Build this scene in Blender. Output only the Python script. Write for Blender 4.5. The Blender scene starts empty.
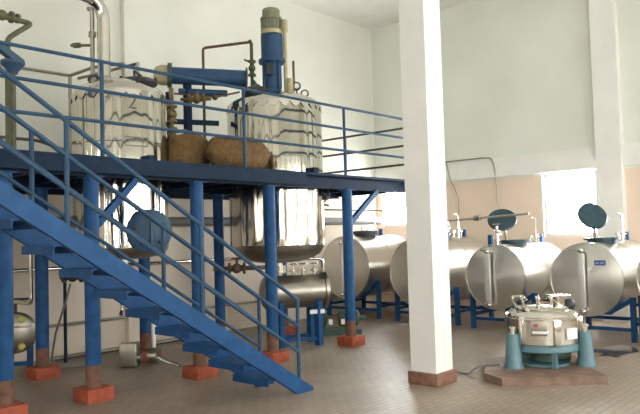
import bpy, bmesh, math, random
from mathutils import Vector, Matrix
random.seed(4)
PI = math.pi
SC = bpy.context.scene
COL = SC.collection
V = Vector

# ------------------------------------------------------------------ materials
def _mat(name):
    m = bpy.data.materials.new(name); m.use_nodes = True
    nt = m.node_tree
    return m, nt, nt.nodes['Principled BSDF']

def paint(name, col, rough=0.5, metal=0.0, var=0.12, scale=6.0, col2=None, bump=0.0, stretch=(1, 1, 1), rvar=0.0, bscale=None, spec=None):
    """colour mottled by noise, optional bump"""
    m, nt, b = _mat(name)
    N, L = nt.nodes, nt.links
    tc = N.new('ShaderNodeTexCoord'); mp = N.new('ShaderNodeMapping'); mp.inputs['Scale'].default_value = stretch
    L.new(tc.outputs['Object'], mp.inputs['Vector'])
    nz = N.new('ShaderNodeTexNoise'); nz.inputs['Scale'].default_value = scale; nz.inputs['Detail'].default_value = 5
    L.new(mp.outputs[0], nz.inputs['Vector'])
    rp = N.new('ShaderNodeValToRGB')
    c2 = col2 or tuple(c * (1 - var) for c in col); c1 = tuple(min(1, c * (1 + var * .5)) for c in col)
    rp.color_ramp.elements[0].position = .32; rp.color_ramp.elements[1].position = .68
    rp.color_ramp.elements[0].color = (*c2, 1); rp.color_ramp.elements[1].color = (*c1, 1)
    L.new(nz.outputs['Fac'], rp.inputs['Fac']); L.new(rp.outputs['Color'], b.inputs['Base Color'])
    b.inputs['Roughness'].default_value = rough; b.inputs['Metallic'].default_value = metal
    if spec is not None: b.inputs['Specular IOR Level'].default_value = spec
    if rvar:
        mr = N.new('ShaderNodeMapRange'); mr.inputs['To Min'].default_value = rough - rvar; mr.inputs['To Max'].default_value = rough + rvar
        L.new(nz.outputs['Fac'], mr.inputs['Value']); L.new(mr.outputs[0], b.inputs['Roughness'])
    if bump:
        nb = N.new('ShaderNodeTexNoise'); nb.inputs['Scale'].default_value = bscale or scale; nb.inputs['Detail'].default_value = 3
        L.new(mp.outputs[0], nb.inputs['Vector'])
        bp = N.new('ShaderNodeBump'); bp.inputs['Strength'].default_value = bump; bp.inputs['Distance'].default_value = .05
        L.new(nb.outputs['Fac'], bp.inputs['Height']); L.new(bp.outputs[0], b.inputs['Normal'])
    return m

def brushed(name, col, rough, axis='X', aniso=.75):
    m, nt, b = _mat(name)
    N, L = nt.nodes, nt.links
    b.inputs['Base Color'].default_value = (*col, 1); b.inputs['Metallic'].default_value = 1
    b.inputs['Roughness'].default_value = rough; b.inputs['Anisotropic'].default_value = aniso
    tg = N.new('ShaderNodeTangent'); tg.direction_type = 'RADIAL'; tg.axis = axis
    b.inputs['Anisotropic Rotation'].default_value = .25
    L.new(tg.outputs[0], b.inputs['Tangent'])
    tc = N.new('ShaderNodeTexCoord'); nz = N.new('ShaderNodeTexNoise'); nz.inputs['Scale'].default_value = 4
    L.new(tc.outputs['Object'], nz.inputs['Vector'])
    mr = N.new('ShaderNodeMapRange'); mr.inputs['To Min'].default_value = rough - .06; mr.inputs['To Max'].default_value = rough + .08
    L.new(nz.outputs['Fac'], mr.inputs['Value']); L.new(mr.outputs[0], b.inputs['Roughness'])
    return m

def emit(name, col, strength):
    m, nt, b = _mat(name)
    b.inputs['Base Color'].default_value = (.8, .8, .8, 1)
    b.inputs['Emission Color'].default_value = (*col, 1); b.inputs['Emission Strength'].default_value = strength
    return m

M = {}
M['blue'] = paint('blue_enamel', (.016, .074, .200), .5, var=.22, scale=9, spec=.18)
M['rail'] = paint('veiled_blue_enamel', (.030, .072, .130), .5, var=.2, scale=9, spec=.2)  # blue enamel greyed: camera veiling put into the colour
M['deckblue'] = paint('shade_darkened_blue_enamel', (.010, .025, .052), .6, var=.25, scale=7, spec=.12)  # blue enamel with the deck's low-light shade put into the colour
M['rust'] = paint('rusty_column_foot', (.16, .075, .045), .7, var=.35, scale=14)
M['red'] = paint('red_oxide_concrete', (.36, .075, .035), .75, var=.28, scale=12, bump=.2)
M['steel'] = paint('mirror_stainless', (.66, .63, .56), .10, metal=1, var=.05, scale=3, bump=.30, stretch=(1, 1, .10), bscale=5)
M['steelplain'] = paint('polished_stainless', (.68, .66, .60), .12, metal=1, var=.05, scale=8, bump=.03)
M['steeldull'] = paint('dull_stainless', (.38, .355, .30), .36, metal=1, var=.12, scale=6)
M['brush'] = paint('brushed_stainless_shell', (.68, .67, .62), .30, metal=1, var=.04, scale=1.5, rvar=.03)
M['disc'] = brushed('radially_brushed_stainless', (.70, .68, .62), .30)
M['gaugesteel'] = paint('matt_pale_steel', (.70, .69, .66), .45, metal=.6, var=.05)
M['water'] = paint('dirty_wet_film', (.09, .07, .055), .06, var=.2, scale=3)
M['white'] = paint('white_limewash', (.80, .79, .75), .75, var=.05, scale=2.5, bump=.05, bscale=20)
M['plinth'] = paint('red_brown_plinth', (.25, .125, .085), .6, var=.3, scale=14)
M['slab'] = paint('stained_brown_concrete', (.215, .135, .098), .6, var=.35, scale=7)
M['teal'] = paint('teal_enamel', (.10, .195, .225), .45, var=.18, scale=9)
M['tealdark'] = paint('dark_teal_lid', (.018, .055, .075), .42, var=.3, scale=12)
M['bluelid'] = paint('blue_grey_cover', (.035, .085, .15), .5, var=.25, scale=9)
M['rustpipe'] = paint('rusty_brown_pipe', (.10, .055, .04), .6, var=.35, scale=15)
M['oldvalve'] = paint('weathered_brass_valve', (.16, .115, .045), .5, metal=.35, var=.45, scale=18)
M['olive'] = paint('grimy_olive_pipe', (.10, .105, .05), .55, var=.4, scale=12)
M['sack'] = paint('brown_jute', (.165, .095, .034), .95, var=.35, scale=16, bump=.5, bscale=45)
M['dark'] = paint('dark_iron', (.03, .032, .035), .5, var=.3, scale=12)
M['green'] = paint('dark_green_enamel', (.05, .095, .07), .45, var=.3, scale=10)
M['beigecap'] = paint('aged_cream_enamel', (.42, .37, .22), .5, var=.2, scale=9)
M['greymotor'] = paint('grimy_grey_green_motor', (.20, .21, .14), .55, var=.3, scale=14)
M['condblue'] = paint('mid_blue_enamel', (.028, .072, .15), .5, var=.2, scale=7, spec=.25)
M['yellow'] = paint('yellow_knob', (.55, .50, .10), .4, var=.15, scale=20)
M['cable'] = paint('grey_rubber', (.16, .16, .16), .6)
M['whiteplastic'] = paint('white_plastic', (.82, .82, .80), .4, var=.04)
M['gauge'] = paint('gauge_dial', (.75, .74, .70), .35, var=.04)
M['redmark'] = paint('red_sticker', (.45, .06, .05), .5)
M['plateblue'] = paint('blue_nameplate', (.05, .10, .35), .4, var=.2, scale=40)
M['palemark'] = paint('pale_plate_marks', (.45, .5, .62), .5)
M['scribe'] = paint('grey_marker_ink', (.22, .21, .19), .6)
M['winframe'] = paint('window_frame_paint', (.55, .57, .58), .5)
M['pane'] = emit('added_window_glow', (.97, 1.0, .98), 16.0)
M['panedim'] = emit('added_window_glow_dim', (.97, 1.0, .98), 9.0)
M['panebright'] = emit('sunlit_glass', (.95, .985, 1.0), 48.0)

def wall_mat():
    """painted plaster: limewash above, pinkish distemper dado below"""
    def make(name, zs, up, low):
        m, nt, b = _mat(name)
        N, L = nt.nodes, nt.links
        tc = N.new('ShaderNodeTexCoord'); sp = N.new('ShaderNodeSeparateXYZ'); L.new(tc.outputs['Object'], sp.inputs[0])
        gt = N.new('ShaderNodeMath'); gt.operation = 'GREATER_THAN'; gt.inputs[1].default_value = zs
        L.new(sp.outputs['Z'], gt.inputs[0])
        mx = N.new('ShaderNodeMix'); mx.data_type = 'RGBA'
        mx.inputs['A'].default_value = (*low, 1); mx.inputs['B'].default_value = (*up, 1)
        L.new(gt.outputs[0], mx.inputs['Factor'])
        nz = N.new('ShaderNodeTexNoise'); nz.inputs['Scale'].default_value = .9; nz.inputs['Detail'].default_value = 6
        L.new(tc.outputs['Object'], nz.inputs['Vector'])
        rp = N.new('ShaderNodeValToRGB'); rp.color_ramp.elements[0].position = .3; rp.color_ramp.elements[1].position = .7
        rp.color_ramp.elements[0].color = (.90, .90, .89, 1); rp.color_ramp.elements[1].color = (1, 1, 1, 1)
        L.new(nz.outputs['Fac'], rp.inputs[0])
        ml = N.new('ShaderNodeMix'); ml.data_type = 'RGBA'; ml.blend_type = 'MULTIPLY'; ml.inputs['Factor'].default_value = 1
        L.new(mx.outputs['Result'], ml.inputs['A']); L.new(rp.outputs[0], ml.inputs['B'])
        L.new(ml.outputs['Result'], b.inputs['Base Color']); b.inputs['Roughness'].default_value = .7
        b.inputs['Specular IOR Level'].default_value = .25
        return m
    return (make('left_wall_plaster', 2.62, (.75, .745, .67), (.76, .66, .55)),
            make('right_wall_plaster', 2.66, (.77, .79, .72), (.82, .66, .54)))
M['wall_l'], M['wall_r'] = wall_mat()

def floor_mat():
    m, nt, b = _mat('small_brown_floor_tiles')
    N, L = nt.nodes, nt.links
    tc = N.new('ShaderNodeTexCoord')
    br = N.new('ShaderNodeTexBrick'); br.inputs['Scale'].default_value = 1.0
    br.inputs['Brick Width'].default_value = .16; br.inputs['Row Height'].default_value = .08
    br.inputs['Mortar Size'].default_value = .006; br.inputs['Mortar Smooth'].default_value = .4
    br.inputs['Color1'].default_value = (.355, .285, .22, 1); br.inputs['Color2'].default_value = (.305, .245, .19, 1)
    br.inputs['Mortar'].default_value = (.20, .16, .125, 1)
    L.new(tc.outputs['Object'], br.inputs['Vector'])
    nz = N.new('ShaderNodeTexNoise'); nz.inputs['Scale'].default_value = .8; nz.inputs['Detail'].default_value = 7; nz.inputs['Roughness'].default_value = .6
    L.new(tc.outputs['Object'], nz.inputs['Vector'])
    rp = N.new('ShaderNodeValToRGB'); rp.color_ramp.elements[0].position = .3; rp.color_ramp.elements[1].position = .72
    rp.color_ramp.elements[0].color = (.72, .70, .68, 1); rp.color_ramp.elements[1].color = (1.08, 1.06, 1.03, 1)
    L.new(nz.outputs['Fac'], rp.inputs[0])
    ml = N.new('ShaderNodeMix'); ml.data_type = 'RGBA'; ml.blend_type = 'MULTIPLY'; ml.inputs['Factor'].default_value = 1
    L.new(br.outputs['Color'], ml.inputs['A']); L.new(rp.outputs[0], ml.inputs['B'])
    L.new(ml.outputs['Result'], b.inputs['Base Color'])
    b.inputs['Roughness'].default_value = .42
    bp = N.new('ShaderNodeBump'); bp.inputs['Strength'].default_value = .35; bp.inputs['Distance'].default_value = .01; bp.invert = True
    L.new(br.outputs['Fac'], bp.inputs['Height']); L.new(bp.outputs[0], b.inputs['Normal'])
    return m
M['floor'] = floor_mat()

# ------------------------------------------------------------------ mesh builder
class MB:
    def __init__(s): s.bm = bmesh.new()
    def _f(s, vs):
        try: return s.bm.faces.new(vs)
        except ValueError: return None
    def box(s, c, size, rz=0.0, bevel=0.0, mat=None):
        R = mat or Matrix.Rotation(rz, 3, 'Z'); c = V(c); h = V(size) / 2
        vs = [s.bm.verts.new(c + R @ V((x * h.x, y * h.y, z * h.z))) for x in (-1, 1) for y in (-1, 1) for z in (-1, 1)]
        fs = [s._f([vs[i] for i in q]) for q in ((0, 1, 3, 2), (4, 6, 7, 5), (0, 4, 5, 1), (2, 3, 7, 6), (0, 2, 6, 4), (1, 5, 7, 3))]
        if bevel:
            es = list({e for f in fs for e in f.edges})
            bmesh.ops.bevel(s.bm, geom=es, offset=bevel, segments=2, affect='EDGES', profile=.5)
        return s
    def span(s, lo, hi, bevel=0.0):
        lo, hi = V(lo), V(hi); return s.box((lo + hi) / 2, hi - lo, bevel=bevel)
    def bar(s, a, b, w, h, up=(0, 0, 1)):
        a, b = V(a), V(b); d = (b - a); l = d.length; d.normalize(); u = V(up)
        y = u.cross(d)
        if y.length < 1e-4: y = V((1, 0, 0)).cross(d)
        y.normalize(); z = d.cross(y)
        return s.box((a + b) / 2, (l, w, h), mat=Matrix((d, y, z)).transposed())
    def prism(s, pts, z0, z1):
        lo = [s.bm.verts.new((x, y, z0)) for x, y in pts]; hi = [s.bm.verts.new((x, y, z1)) for x, y in pts]
        s._f(lo[::-1]); s._f(hi); n = len(pts)
        for i in range(n): s._f([lo[i], lo[(i + 1) % n], hi[(i + 1) % n], hi[i]])
        return s
    def tube(s, pts, r, seg=12, cap=True):
        pts = [V(p) for p in pts]; rs = r if isinstance(r, (list, tuple)) else [r] * len(pts)
        rings = []; prev = None
        for i, p in enumerate(pts):
            t = (pts[min(i + 1, len(pts) - 1)] - p).normalized() if i < len(pts) - 1 else V()
            t0 = (p - pts[i - 1]).normalized() if i else V()
            d = (t + t0).normalized() if (t + t0).length > 1e-6 else t or t0
            if prev is None:
                a = V((0, 0, 1)) if abs(d.z) < .9 else V((1, 0, 0)); n = (a - d * a.dot(d)).normalized()
            else:
                n = prev - d * prev.dot(d); n.normalize()
            prev = n; bn = d.cross(n)
            k = 1.0
            if 0 < i < len(pts) - 1: k = 1 / max(.5, math.sqrt((1 + t.dot(t0)) / 2))
            rings.append([s.bm.verts.new(p + (n * math.cos(2 * PI * j / seg) + bn * math.sin(2 * PI * j / seg)) * rs[i] * (1 if k < 1.05 else min(k, 1.3))) for j in range(seg)])
        for a, b in zip(rings, rings[1:]):
            for j in range(seg): s._f([a[j], a[(j + 1) % seg], b[(j + 1) % seg], b[j]])
        if cap: s._f(rings[0][::-1]); s._f(rings[-1])
        return s
    def cyl(s, a, b, r, seg=24, r2=None): return s.tube([a, b], [r, r if r2 is None else r2], seg)
    def lathe(s, prof, c=(0, 0, 0), axis=(0, 0, 1), seg=48):
        """prof: (radius, height along axis); open ends of radius 0 close to a point"""
        ax = V(axis).normalized(); a = V((0, 0, 1)) if abs(ax.z) < .9 else V((1, 0, 0))
        n = (a - ax * a.dot(ax)).normalized(); b = ax.cross(n); c = V(c); rings = []
        for r, h in prof:
            if r < 1e-6: rings.append([s.bm.verts.new(c + ax * h)])
            else: rings.append([s.bm.verts.new(c + ax * h + (n * math.cos(2 * PI * j / seg) + b * math.sin(2 * PI * j / seg)) * r) for j in range(seg)])
        for p, q in zip(rings, rings[1:]):
            for j in range(seg):
                k = (j + 1) % seg
                if len(p) == 1 and len(q) == 1: continue
                if len(p) == 1: s._f([p[0], q[k], q[j]])
                elif len(q) == 1: s._f([p[j], p[k], q[0]])
                else: s._f([p[j], p[k], q[k], q[j]])
        return s
    def torus(s, c, axis, R, r, seg=28, k=8):
        ax = V(axis).normalized(); a = V((0, 0, 1)) if abs(ax.z) < .9 else V((1, 0, 0))
        n = (a - ax * a.dot(ax)).normalized(); b = ax.cross(n)
        pr = [(R + r * math.cos(2 * PI * i / k), r * math.sin(2 * PI * i / k)) for i in range(k + 1)]
        return s.lathe(pr, c, axis, seg)
    def ball(s, c, r, sc=(1, 1, 1), seg=20):
        m = bmesh.ops.create_uvsphere(s.bm, u_segments=seg, v_segments=seg // 2 + 2, radius=r)
        for v in m['verts']: v.co = V(c) + V((v.co.x * sc[0], v.co.y * sc[1], v.co.z * sc[2]))
        return s
    def build(s, name, m, parent=None, sharp=35):
        bmesh.ops.remove_doubles(s.bm, verts=s.bm.verts, dist=1e-5)
        bmesh.ops.recalc_face_normals(s.bm, faces=s.bm.faces)
        me = bpy.data.meshes.new(name); s.bm.to_mesh(me); s.bm.free()
        me.polygons.foreach_set('use_smooth', [True] * len(me.polygons))
        me.set_sharp_from_angle(angle=math.radians(sharp))
        me.materials.append(M[m] if isinstance(m, str) else m)
        o = bpy.data.objects.new(name, me); COL.objects.link(o)
        if parent is not None:
            o.parent = parent; o.matrix_parent_inverse = Matrix.Translation(parent.location).inverted() if not parent.data else Matrix()
        return o

def thing(name, label, cat, loc=(0, 0, 0), group=None, kind=None):
    o = bpy.data.objects.new(name, None); COL.objects.link(o); o.location = loc; o.empty_display_size = .1
    return tag(o, label, cat, group, kind)
def tag(o, label, cat, group=None, kind=None):
    o['label'] = label; o['category'] = cat
    if group: o['group'] = group
    if kind: o['kind'] = kind
    return o
def struct(o, label=None):
    o['kind'] = 'structure'
    if label: o['label'] = label
    return o
def partlabel(o, label): o['label'] = label; return o
def rounded(pts, r):
    pts = [V(p) for p in pts]; out = [pts[0]]
    for i in range(1, len(pts) - 1):
        a, p, b = pts[i - 1], pts[i], pts[i + 1]
        u, v = (a - p), (b - p); lu, lv = u.length, v.length
        if lu < 1e-5 or lv < 1e-5 or u.angle(v) > 2.8: out.append(p); continue
        d = min(r, .45 * lu, .45 * lv); q0, q1 = p + u / lu * d, p + v / lv * d
        for k in range(6):
            t = k / 5; out.append(q0 * (1 - t) ** 2 + p * 2 * t * (1 - t) + q1 * t * t)
    return out + [pts[-1]]
def arc(c, r, a0, a1, u, v, n=6):
    c, u, v = V(c), V(u), V(v)
    return [c + (u * math.cos(a0 + (a1 - a0) * i / n) + v * math.sin(a0 + (a1 - a0) * i / n)) * r for i in range(n + 1)]

# ------------------------------------------------------------------ room
XR, YL, XB, YN, ZC = 12.45, 9.4, -3.0, -3.5, 6.35
struct(MB().span((XB, YN, -.1), (XR, YL, 0)).build('floor', 'floor'))
struct(MB().span((XB, YN, ZC), (XR, YL, ZC + .15)).build('ceiling', 'white'))
struct(MB().span((XB - .2, YL, -.1), (XR + .2, YL + .2, ZC + .15)).build('wall_left', 'wall_l'))

def holed_wall(name, m, along, at, t, lo, hi, holes):
    """wall of thickness t, running along axis, with rectangular openings (a0,a1,z0,z1)"""
    b = MB()
    def put(a0, a1, z0, z1):
        if a1 - a0 < 1e-4 or z1 - z0 < 1e-4: return
        if along == 'y': b.span((min(at, at + t), a0, z0), (max(at, at + t), a1, z1))
        else: b.span((a0, min(at, at + t), z0), (a1, max(at, at + t), z1))
    a = lo
    for (a0, a1, z0, z1) in sorted(holes):
        put(a, a0, -.1, ZC + .15); put(a0, a1, -.1, z0); put(a0, a1, z1, ZC + .15); a = a1
    put(a, hi, -.1, ZC + .15)
    return struct(b.build(name, m))
def window(n, along, at, a0, a1, z0, z1, pane, nv, nh):
    b = MB(); w = .06; d = .07
    def put(p0, p1, q0, q1, dd=d):
        if along == 'y': b.span((at - dd / 2, p0, q0), (at + dd / 2, p1, q1))
        else: b.span((p0, at - dd / 2, q0), (p1, at + dd / 2, q1))
    put(a0, a0 + w, z0, z1); put(a1 - w, a1, z0, z1); put(a0 + w, a1 - w, z0, z0 + w); put(a0 + w, a1 - w, z1 - w, z1)
    for i in range(1, nv): x = a0 + (a1 - a0) * i / nv; put(x - .012, x + .012, z0 + w, z1 - w, .04)
    for i in range(1, nh): z = z0 + (z1 - z0) * i / nh; put(a0 + w, a1 - w, z - .012, z + .012, .04)
    f = struct(b.build('window_%d' % n, 'winframe'))
    g = MB()
    if along == 'y': g.span((at - .006, a0 + w, z0 + w), (at + .006, a1 - w, z1 - w))
    else: g.span((a0 + w, at - .006, z0 + w), (a1 - w, at + .006, z1 - w))
    g.build('window_pane', pane, f)
    return f
RW = [(4.44, 5.46, 1.50, 2.68), (8.42, 9.24, 1.80, 2.66), (1.9, 2.95, 1.50, 2.68)]
holed_wall('wall_right', 'wall_r', 'y', XR, .22, YN - .2, YL, RW)
for i, h in enumerate(RW): window(i + 1, 'y', XR + .10, *h, 'panebright', 2, 2)
NW = [(x, x + .8, 1.0, 3.6) for x in (-2.2, -.4, 1.4, 3.2, 5.0, 6.8, 8.6, 10.4)]  # unseen windows added to light the hall, narrow for streaks on the tanks
holed_wall('wall_near', 'wall_r', 'x', YN, -.2, XB, XR, NW)
for i, h in enumerate(NW): window(i + 4, 'x', YN - .1, *h, 'pane', 2, 3)
BW = [(y, y + .5, 1.0, 3.6) for y in (-2.2, .3, 2.8, 5.3, 7.8)]  # unseen windows added behind the camera, dimmed to keep the platform backlit
holed_wall('wall_rear', 'wall_l', 'y', XB, -.2, YN - .2, YL, BW)
for i, h in enumerate(BW): window(i + 12, 'y', XB - .1, *h, 'panedim', 2, 3)
# band beam along the right wall, wall piers, skirting
struct(MB().span((XR - .07, YN, 2.70), (XR, YL, 3.08)).build('trim_1', 'white'), 'white concrete band beam across the right wall above the windows')
struct(MB().span((XR - .16, 3.95, 0), (XR - .001, 4.38, ZC)).build('trim_2', 'white'), 'white pier standing out from the right wall at the far right')
struct(MB().span((5.90, YL - .10, 0), (6.12, YL - .001, ZC)).build('trim_3', 'wall_l'), 'narrow pier on the left wall behind the white riser pipe')
struct(MB().span((XB, YL - .015, 0), (XR, YL - .001, .10)).build('baseboard_left', 'wall_l'))
struct(MB().span((XR - .015, YN, 0), (XR - .001, YL, .10)).build('baseboard_right', 'wall_r'))

# square pillar in the foreground
pl = thing('pillar', 'tall white square concrete pillar on a red-brown plinth in the foreground', 'pillar', (6.36, 4.16, 0), kind='structure')
MB().span((6.20, 3.965, .13), (6.53, 4.285, ZC)).build('pillar_shaft', 'white', pl)
partlabel(MB().span((6.165, 3.93, 0), (6.565, 4.305, .13), bevel=.006).build('pillar_plinth', 'plinth', pl), 'red-brown plinth')

# ------------------------------------------------------------------ steel platform
T1c, T1r = (4.57, 7.33), .555
T2c, T2r = (7.22, 7.33), .705
ZD = 2.50
pf = thing('steel_platform', 'raised blue steel platform on round columns around the two tall tanks', 'platform', (5, 7.4, 0))
def deck_mesh():
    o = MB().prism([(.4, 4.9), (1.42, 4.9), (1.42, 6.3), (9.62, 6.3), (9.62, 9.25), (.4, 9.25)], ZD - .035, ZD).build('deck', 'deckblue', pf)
    for (x, y), r in ((T1c, T1r), (T2c, T2r)):
        c = MB().cyl((x, y, 2.2), (x, y, 2.8), r + .02, 48).build('cutter', 'dark')
        md = o.modifiers.new('b', 'BOOLEAN'); md.operation = 'DIFFERENCE'; md.object = c; md.solver = 'EXACT'
        dg = bpy.context.evaluated_depsgraph_get()
        me = bpy.data.meshes.new_from_object(o.evaluated_get(dg)); o.modifiers.clear(); o.data = me; me.name = 'deck'
        bpy.data.objects.remove(c)
    o.data.set_sharp_from_angle(angle=math.radians(30))
deck_mesh()
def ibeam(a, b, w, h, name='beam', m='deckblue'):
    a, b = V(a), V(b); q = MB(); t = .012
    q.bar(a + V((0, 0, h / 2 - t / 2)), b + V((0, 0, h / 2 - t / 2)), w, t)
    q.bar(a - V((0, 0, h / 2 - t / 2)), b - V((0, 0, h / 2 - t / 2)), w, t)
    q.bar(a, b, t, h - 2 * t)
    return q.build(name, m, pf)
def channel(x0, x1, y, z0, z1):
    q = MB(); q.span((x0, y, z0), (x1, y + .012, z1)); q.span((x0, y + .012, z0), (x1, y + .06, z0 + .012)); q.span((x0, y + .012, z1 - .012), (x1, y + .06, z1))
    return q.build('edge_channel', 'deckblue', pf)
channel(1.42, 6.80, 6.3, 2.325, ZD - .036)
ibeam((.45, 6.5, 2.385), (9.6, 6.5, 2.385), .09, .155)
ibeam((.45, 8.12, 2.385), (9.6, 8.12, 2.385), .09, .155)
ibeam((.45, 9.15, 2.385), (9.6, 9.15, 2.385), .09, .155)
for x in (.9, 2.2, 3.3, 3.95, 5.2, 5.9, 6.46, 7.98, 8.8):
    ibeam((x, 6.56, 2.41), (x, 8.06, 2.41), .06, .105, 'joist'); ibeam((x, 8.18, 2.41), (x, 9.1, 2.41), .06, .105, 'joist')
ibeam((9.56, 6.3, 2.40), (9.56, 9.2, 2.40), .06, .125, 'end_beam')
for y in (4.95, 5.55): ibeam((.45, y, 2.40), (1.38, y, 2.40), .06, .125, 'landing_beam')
def column(x, y, r=.078, b=.15, bh=.135):
    c = MB()
    c.cyl((x, y, .36), (x, y, 2.30), r, 28); c.span((x - .1, y - .1, 2.295), (x + .1, y + .1, 2.308))
    c = c.build('column', 'blue', pf)
    partlabel(MB().cyl((x, y, bh), (x, y, .36), r + .001, 28).build('column_foot', 'rust', c), 'rust-brown bare foot of the column')
    partlabel(MB().span((x - b, y - b, 0), (x + b, y + b, bh), bevel=.008).build('footing', 'red', c), 'red painted concrete footing block')
for x in (2.80, 3.70, 5.07, 6.27, 7.88): column(x, 6.5)
for x in (2.0, 3.95, 5.41, 6.74, 8.09): column(x, 8.12)
for x in (1.5,): column(.6, 5.25)
def brace(a, b, w=.07): MB().bar(a, b, w, w).build('knee_brace', 'blue', pf)
brace((7.93, 6.5, 1.80), (8.62, 6.5, 2.31)); brace((3.76, 6.5, 1.80), (4.25, 6.5, 2.31))

# guard railings
def railing(name, label, pts, posts, group, m='rail', zs=(.36, .68, .99), r=.019):
    t = thing(name, label, 'railing', (pts[0][0], pts[0][1], ZD), group)
    for z in zs: MB().tube([(x, y, ZD + z) for x, y in pts], r, 10).build('rail', m, t)
    for (x, y) in posts: MB().cyl((x, y, ZD), (x, y, ZD + zs[-1]), r + .002, 10).build('post', m, t)
railing('guard_railing', 'blue three-bar guard railing along the front edge of the platform', [(1.46, 6.33), (9.58, 6.33)],
        [(x, 6.33) for x in (1.78, 3.74, 5.70, 7.66, 9.58)], 'platform railings')
railing('guard_railing', 'dark three-bar guard railing across the far end of the platform by the right wall', [(9.58, 6.40), (9.58, 9.2)],
        [(9.58, y) for y in (7.9, 9.2)], 'platform railings', m='dark', zs=(.30, .62, .92))

# ------------------------------------------------------------------ staircase
st = thing('staircase', 'blue steel staircase with pipe handrails rising to the left', 'staircase', (5.3, 5.25, 0))
SL = .634; X0 = 5.33
zt = lambda x: .03 + (X0 - x) * SL
def stringer(y):
    q = MB(); w = .012; xt = 1.43; D = .175
    def plate(pts, y0, y1):
        a = [q.bm.verts.new((x, y0, z)) for x, z in pts]; b = [q.bm.verts.new((x, y1, z)) for x, z in pts]
        q._f(a); q._f(b[::-1]); n = len(pts)
        for i in range(n): q._f([a[i], a[(i + 1) % n], b[(i + 1) % n], b[i]])
    zl = lambda x: zt(x) - D
    xf = X0 - (D - .03) / SL          # where the lower edge meets the floor
    plate([(xt, zt(xt)), (X0, zt(X0)), (X0, 0), (xf, 0), (xt, zl(xt))], y, y + w)
    plate([(xt, zt(xt)), (X0, zt(X0)), (X0, zt(X0) - .012), (xt, zt(xt) - .012)], y + w, y + .05)
    plate([(xt, zl(xt) + .012), (xf - .02, .012 + .0127), (xf - .001, 0.0005), (xt, zl(xt))], y + w, y + .05)
    return q.build('stringer', 'blue', st, sharp=20)
stringer(4.93); stringer(5.52)
for i in range(12):
    z = .20 + i * .2; x = X0 - (z + .085) / SL - .02
    if x < 1.6: break
    q = MB(); w = .135
    q.span((x - w, 4.985, z - .012), (x + w, 5.518, z)); q.span((x - w, 4.985, z - .07), (x - w + .01, 5.518, z - .012)); q.span((x + w - .01, 4.985, z - .07), (x + w, 5.518, z - .012))
    q.build('tread', 'blue', st)
def handrail(y):
    h = MB()
    xe = 5.15
    top = lambda x, k: zt(x) + .015 + k
    h.tube([(1.44, y, top(1.44, .80)), (xe, y, top(xe, .80))], .02, 10)
    h = h.build('handrail', 'rail', st)
    for k in (.53, .265): MB().tube([(1.44, y, top(1.44, k)), (xe, y, top(xe, k))], .018, 10).build('mid_rail', 'rail', h)
    for x in (1.46, 2.62, 3.91, xe): MB().cyl((x, y, zt(x) - .1), (x, y, top(x, .80)), .02, 10).build('post', 'rail', h)
handrail(4.96); handrail(5.545)

# ------------------------------------------------------------------ tall tanks
def scallop(mb, c, r, z, n, deep, seg=8):
    cx, cy = c; tot = n * seg; up = []; lo = []
    for i in range(tot):
        a = 2 * PI * i / tot; ph = (i % seg) / seg
        d = deep * math.sin(PI * ph)
        up.append(mb.bm.verts.new((cx + (r + .004) * math.cos(a), cy + (r + .004) * math.sin(a), z + .03)))
        lo.append(mb.bm.verts.new((cx + (r + .014) * math.cos(a), cy + (r + .014) * math.sin(a), z - .005 - d)))
    for i in range(tot):
        k = (i + 1) % tot; mb._f([up[i], up[k], lo[k], lo[i]])
def tall_tank(label, c, r, zb, zseam, zsh, ztop):
    x, y = c
    t = thing('vertical_tank', label, 'tank', (x, y, zb), 'tall stainless tanks through the platform')
    s = MB(); n = 240; random.seed(int(r * 1000)); ph = [random.uniform(0, 6.28) for _ in range(4)]; zs = (zseam, zseam + .12, (zseam + zsh) / 2, zsh - .12, zsh)
    rows = []
    for i, z in enumerate(zs):          # sheet cladding, gently rippled round the girth
        k = 0 if i in (0, 4) else 1; row = []
        for j in range(n):
            a = 2 * PI * j / n; w_ = (.0048) * math.sin(13 * a + ph[0] + .5 * i) + (.0034) * math.sin(21 * a + ph[1] - .4 * i) + (.0020) * math.sin(34 * a + ph[2])
            row.append(s.bm.verts.new((x + (r + k * w_) * math.cos(a), y + (r + k * w_) * math.sin(a), z)))
        rows.append(row)
    for p_, q_ in zip(rows, rows[1:]):
        for j in range(n): s._f([p_[j], p_[(j + 1) % n], q_[(j + 1) % n], q_[j]])
    for z in (zseam + .002, ZD + .28): s.torus((x, y, z), (0, 0, 1), r, .006, 64)
    s.build('shell', 'steel', t)
    h = ztop - zsh
    d = MB(); d.lathe([(r * math.cos(a), zsh + h * math.sin(a)) if a < 1.5 else (0, ztop) for a in [0, .12, .3, .5, .75, 1.0, 1.25, 1.571]], (x, y, 0), seg=64)
    d.build('domed_top', 'steel', t)
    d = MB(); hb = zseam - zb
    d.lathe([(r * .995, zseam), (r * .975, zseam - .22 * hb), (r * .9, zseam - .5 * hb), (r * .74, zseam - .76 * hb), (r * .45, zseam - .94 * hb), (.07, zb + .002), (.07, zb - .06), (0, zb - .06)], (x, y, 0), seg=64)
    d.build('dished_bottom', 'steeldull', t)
    q = MB(); scallop(q, c, r, zsh, int(r * 40), .07); q.build('cladding_collar', 'steelplain', t, sharp=80)
    for k in range(4):
        a = k * PI / 2; u = V((math.cos(a), math.sin(a), 0))
        MB().box(V((x, y, ZD + .055)) + u * (r + .05), (.14, .1, .10), rz=a).build('support_lug', 'deckblue', t)
    return t
t1 = tall_tank('tall shiny stainless tank marked 2 at left, beside the big white riser pipe', T1c, T1r, 1.40, 1.54, 3.35, 3.60)
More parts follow.
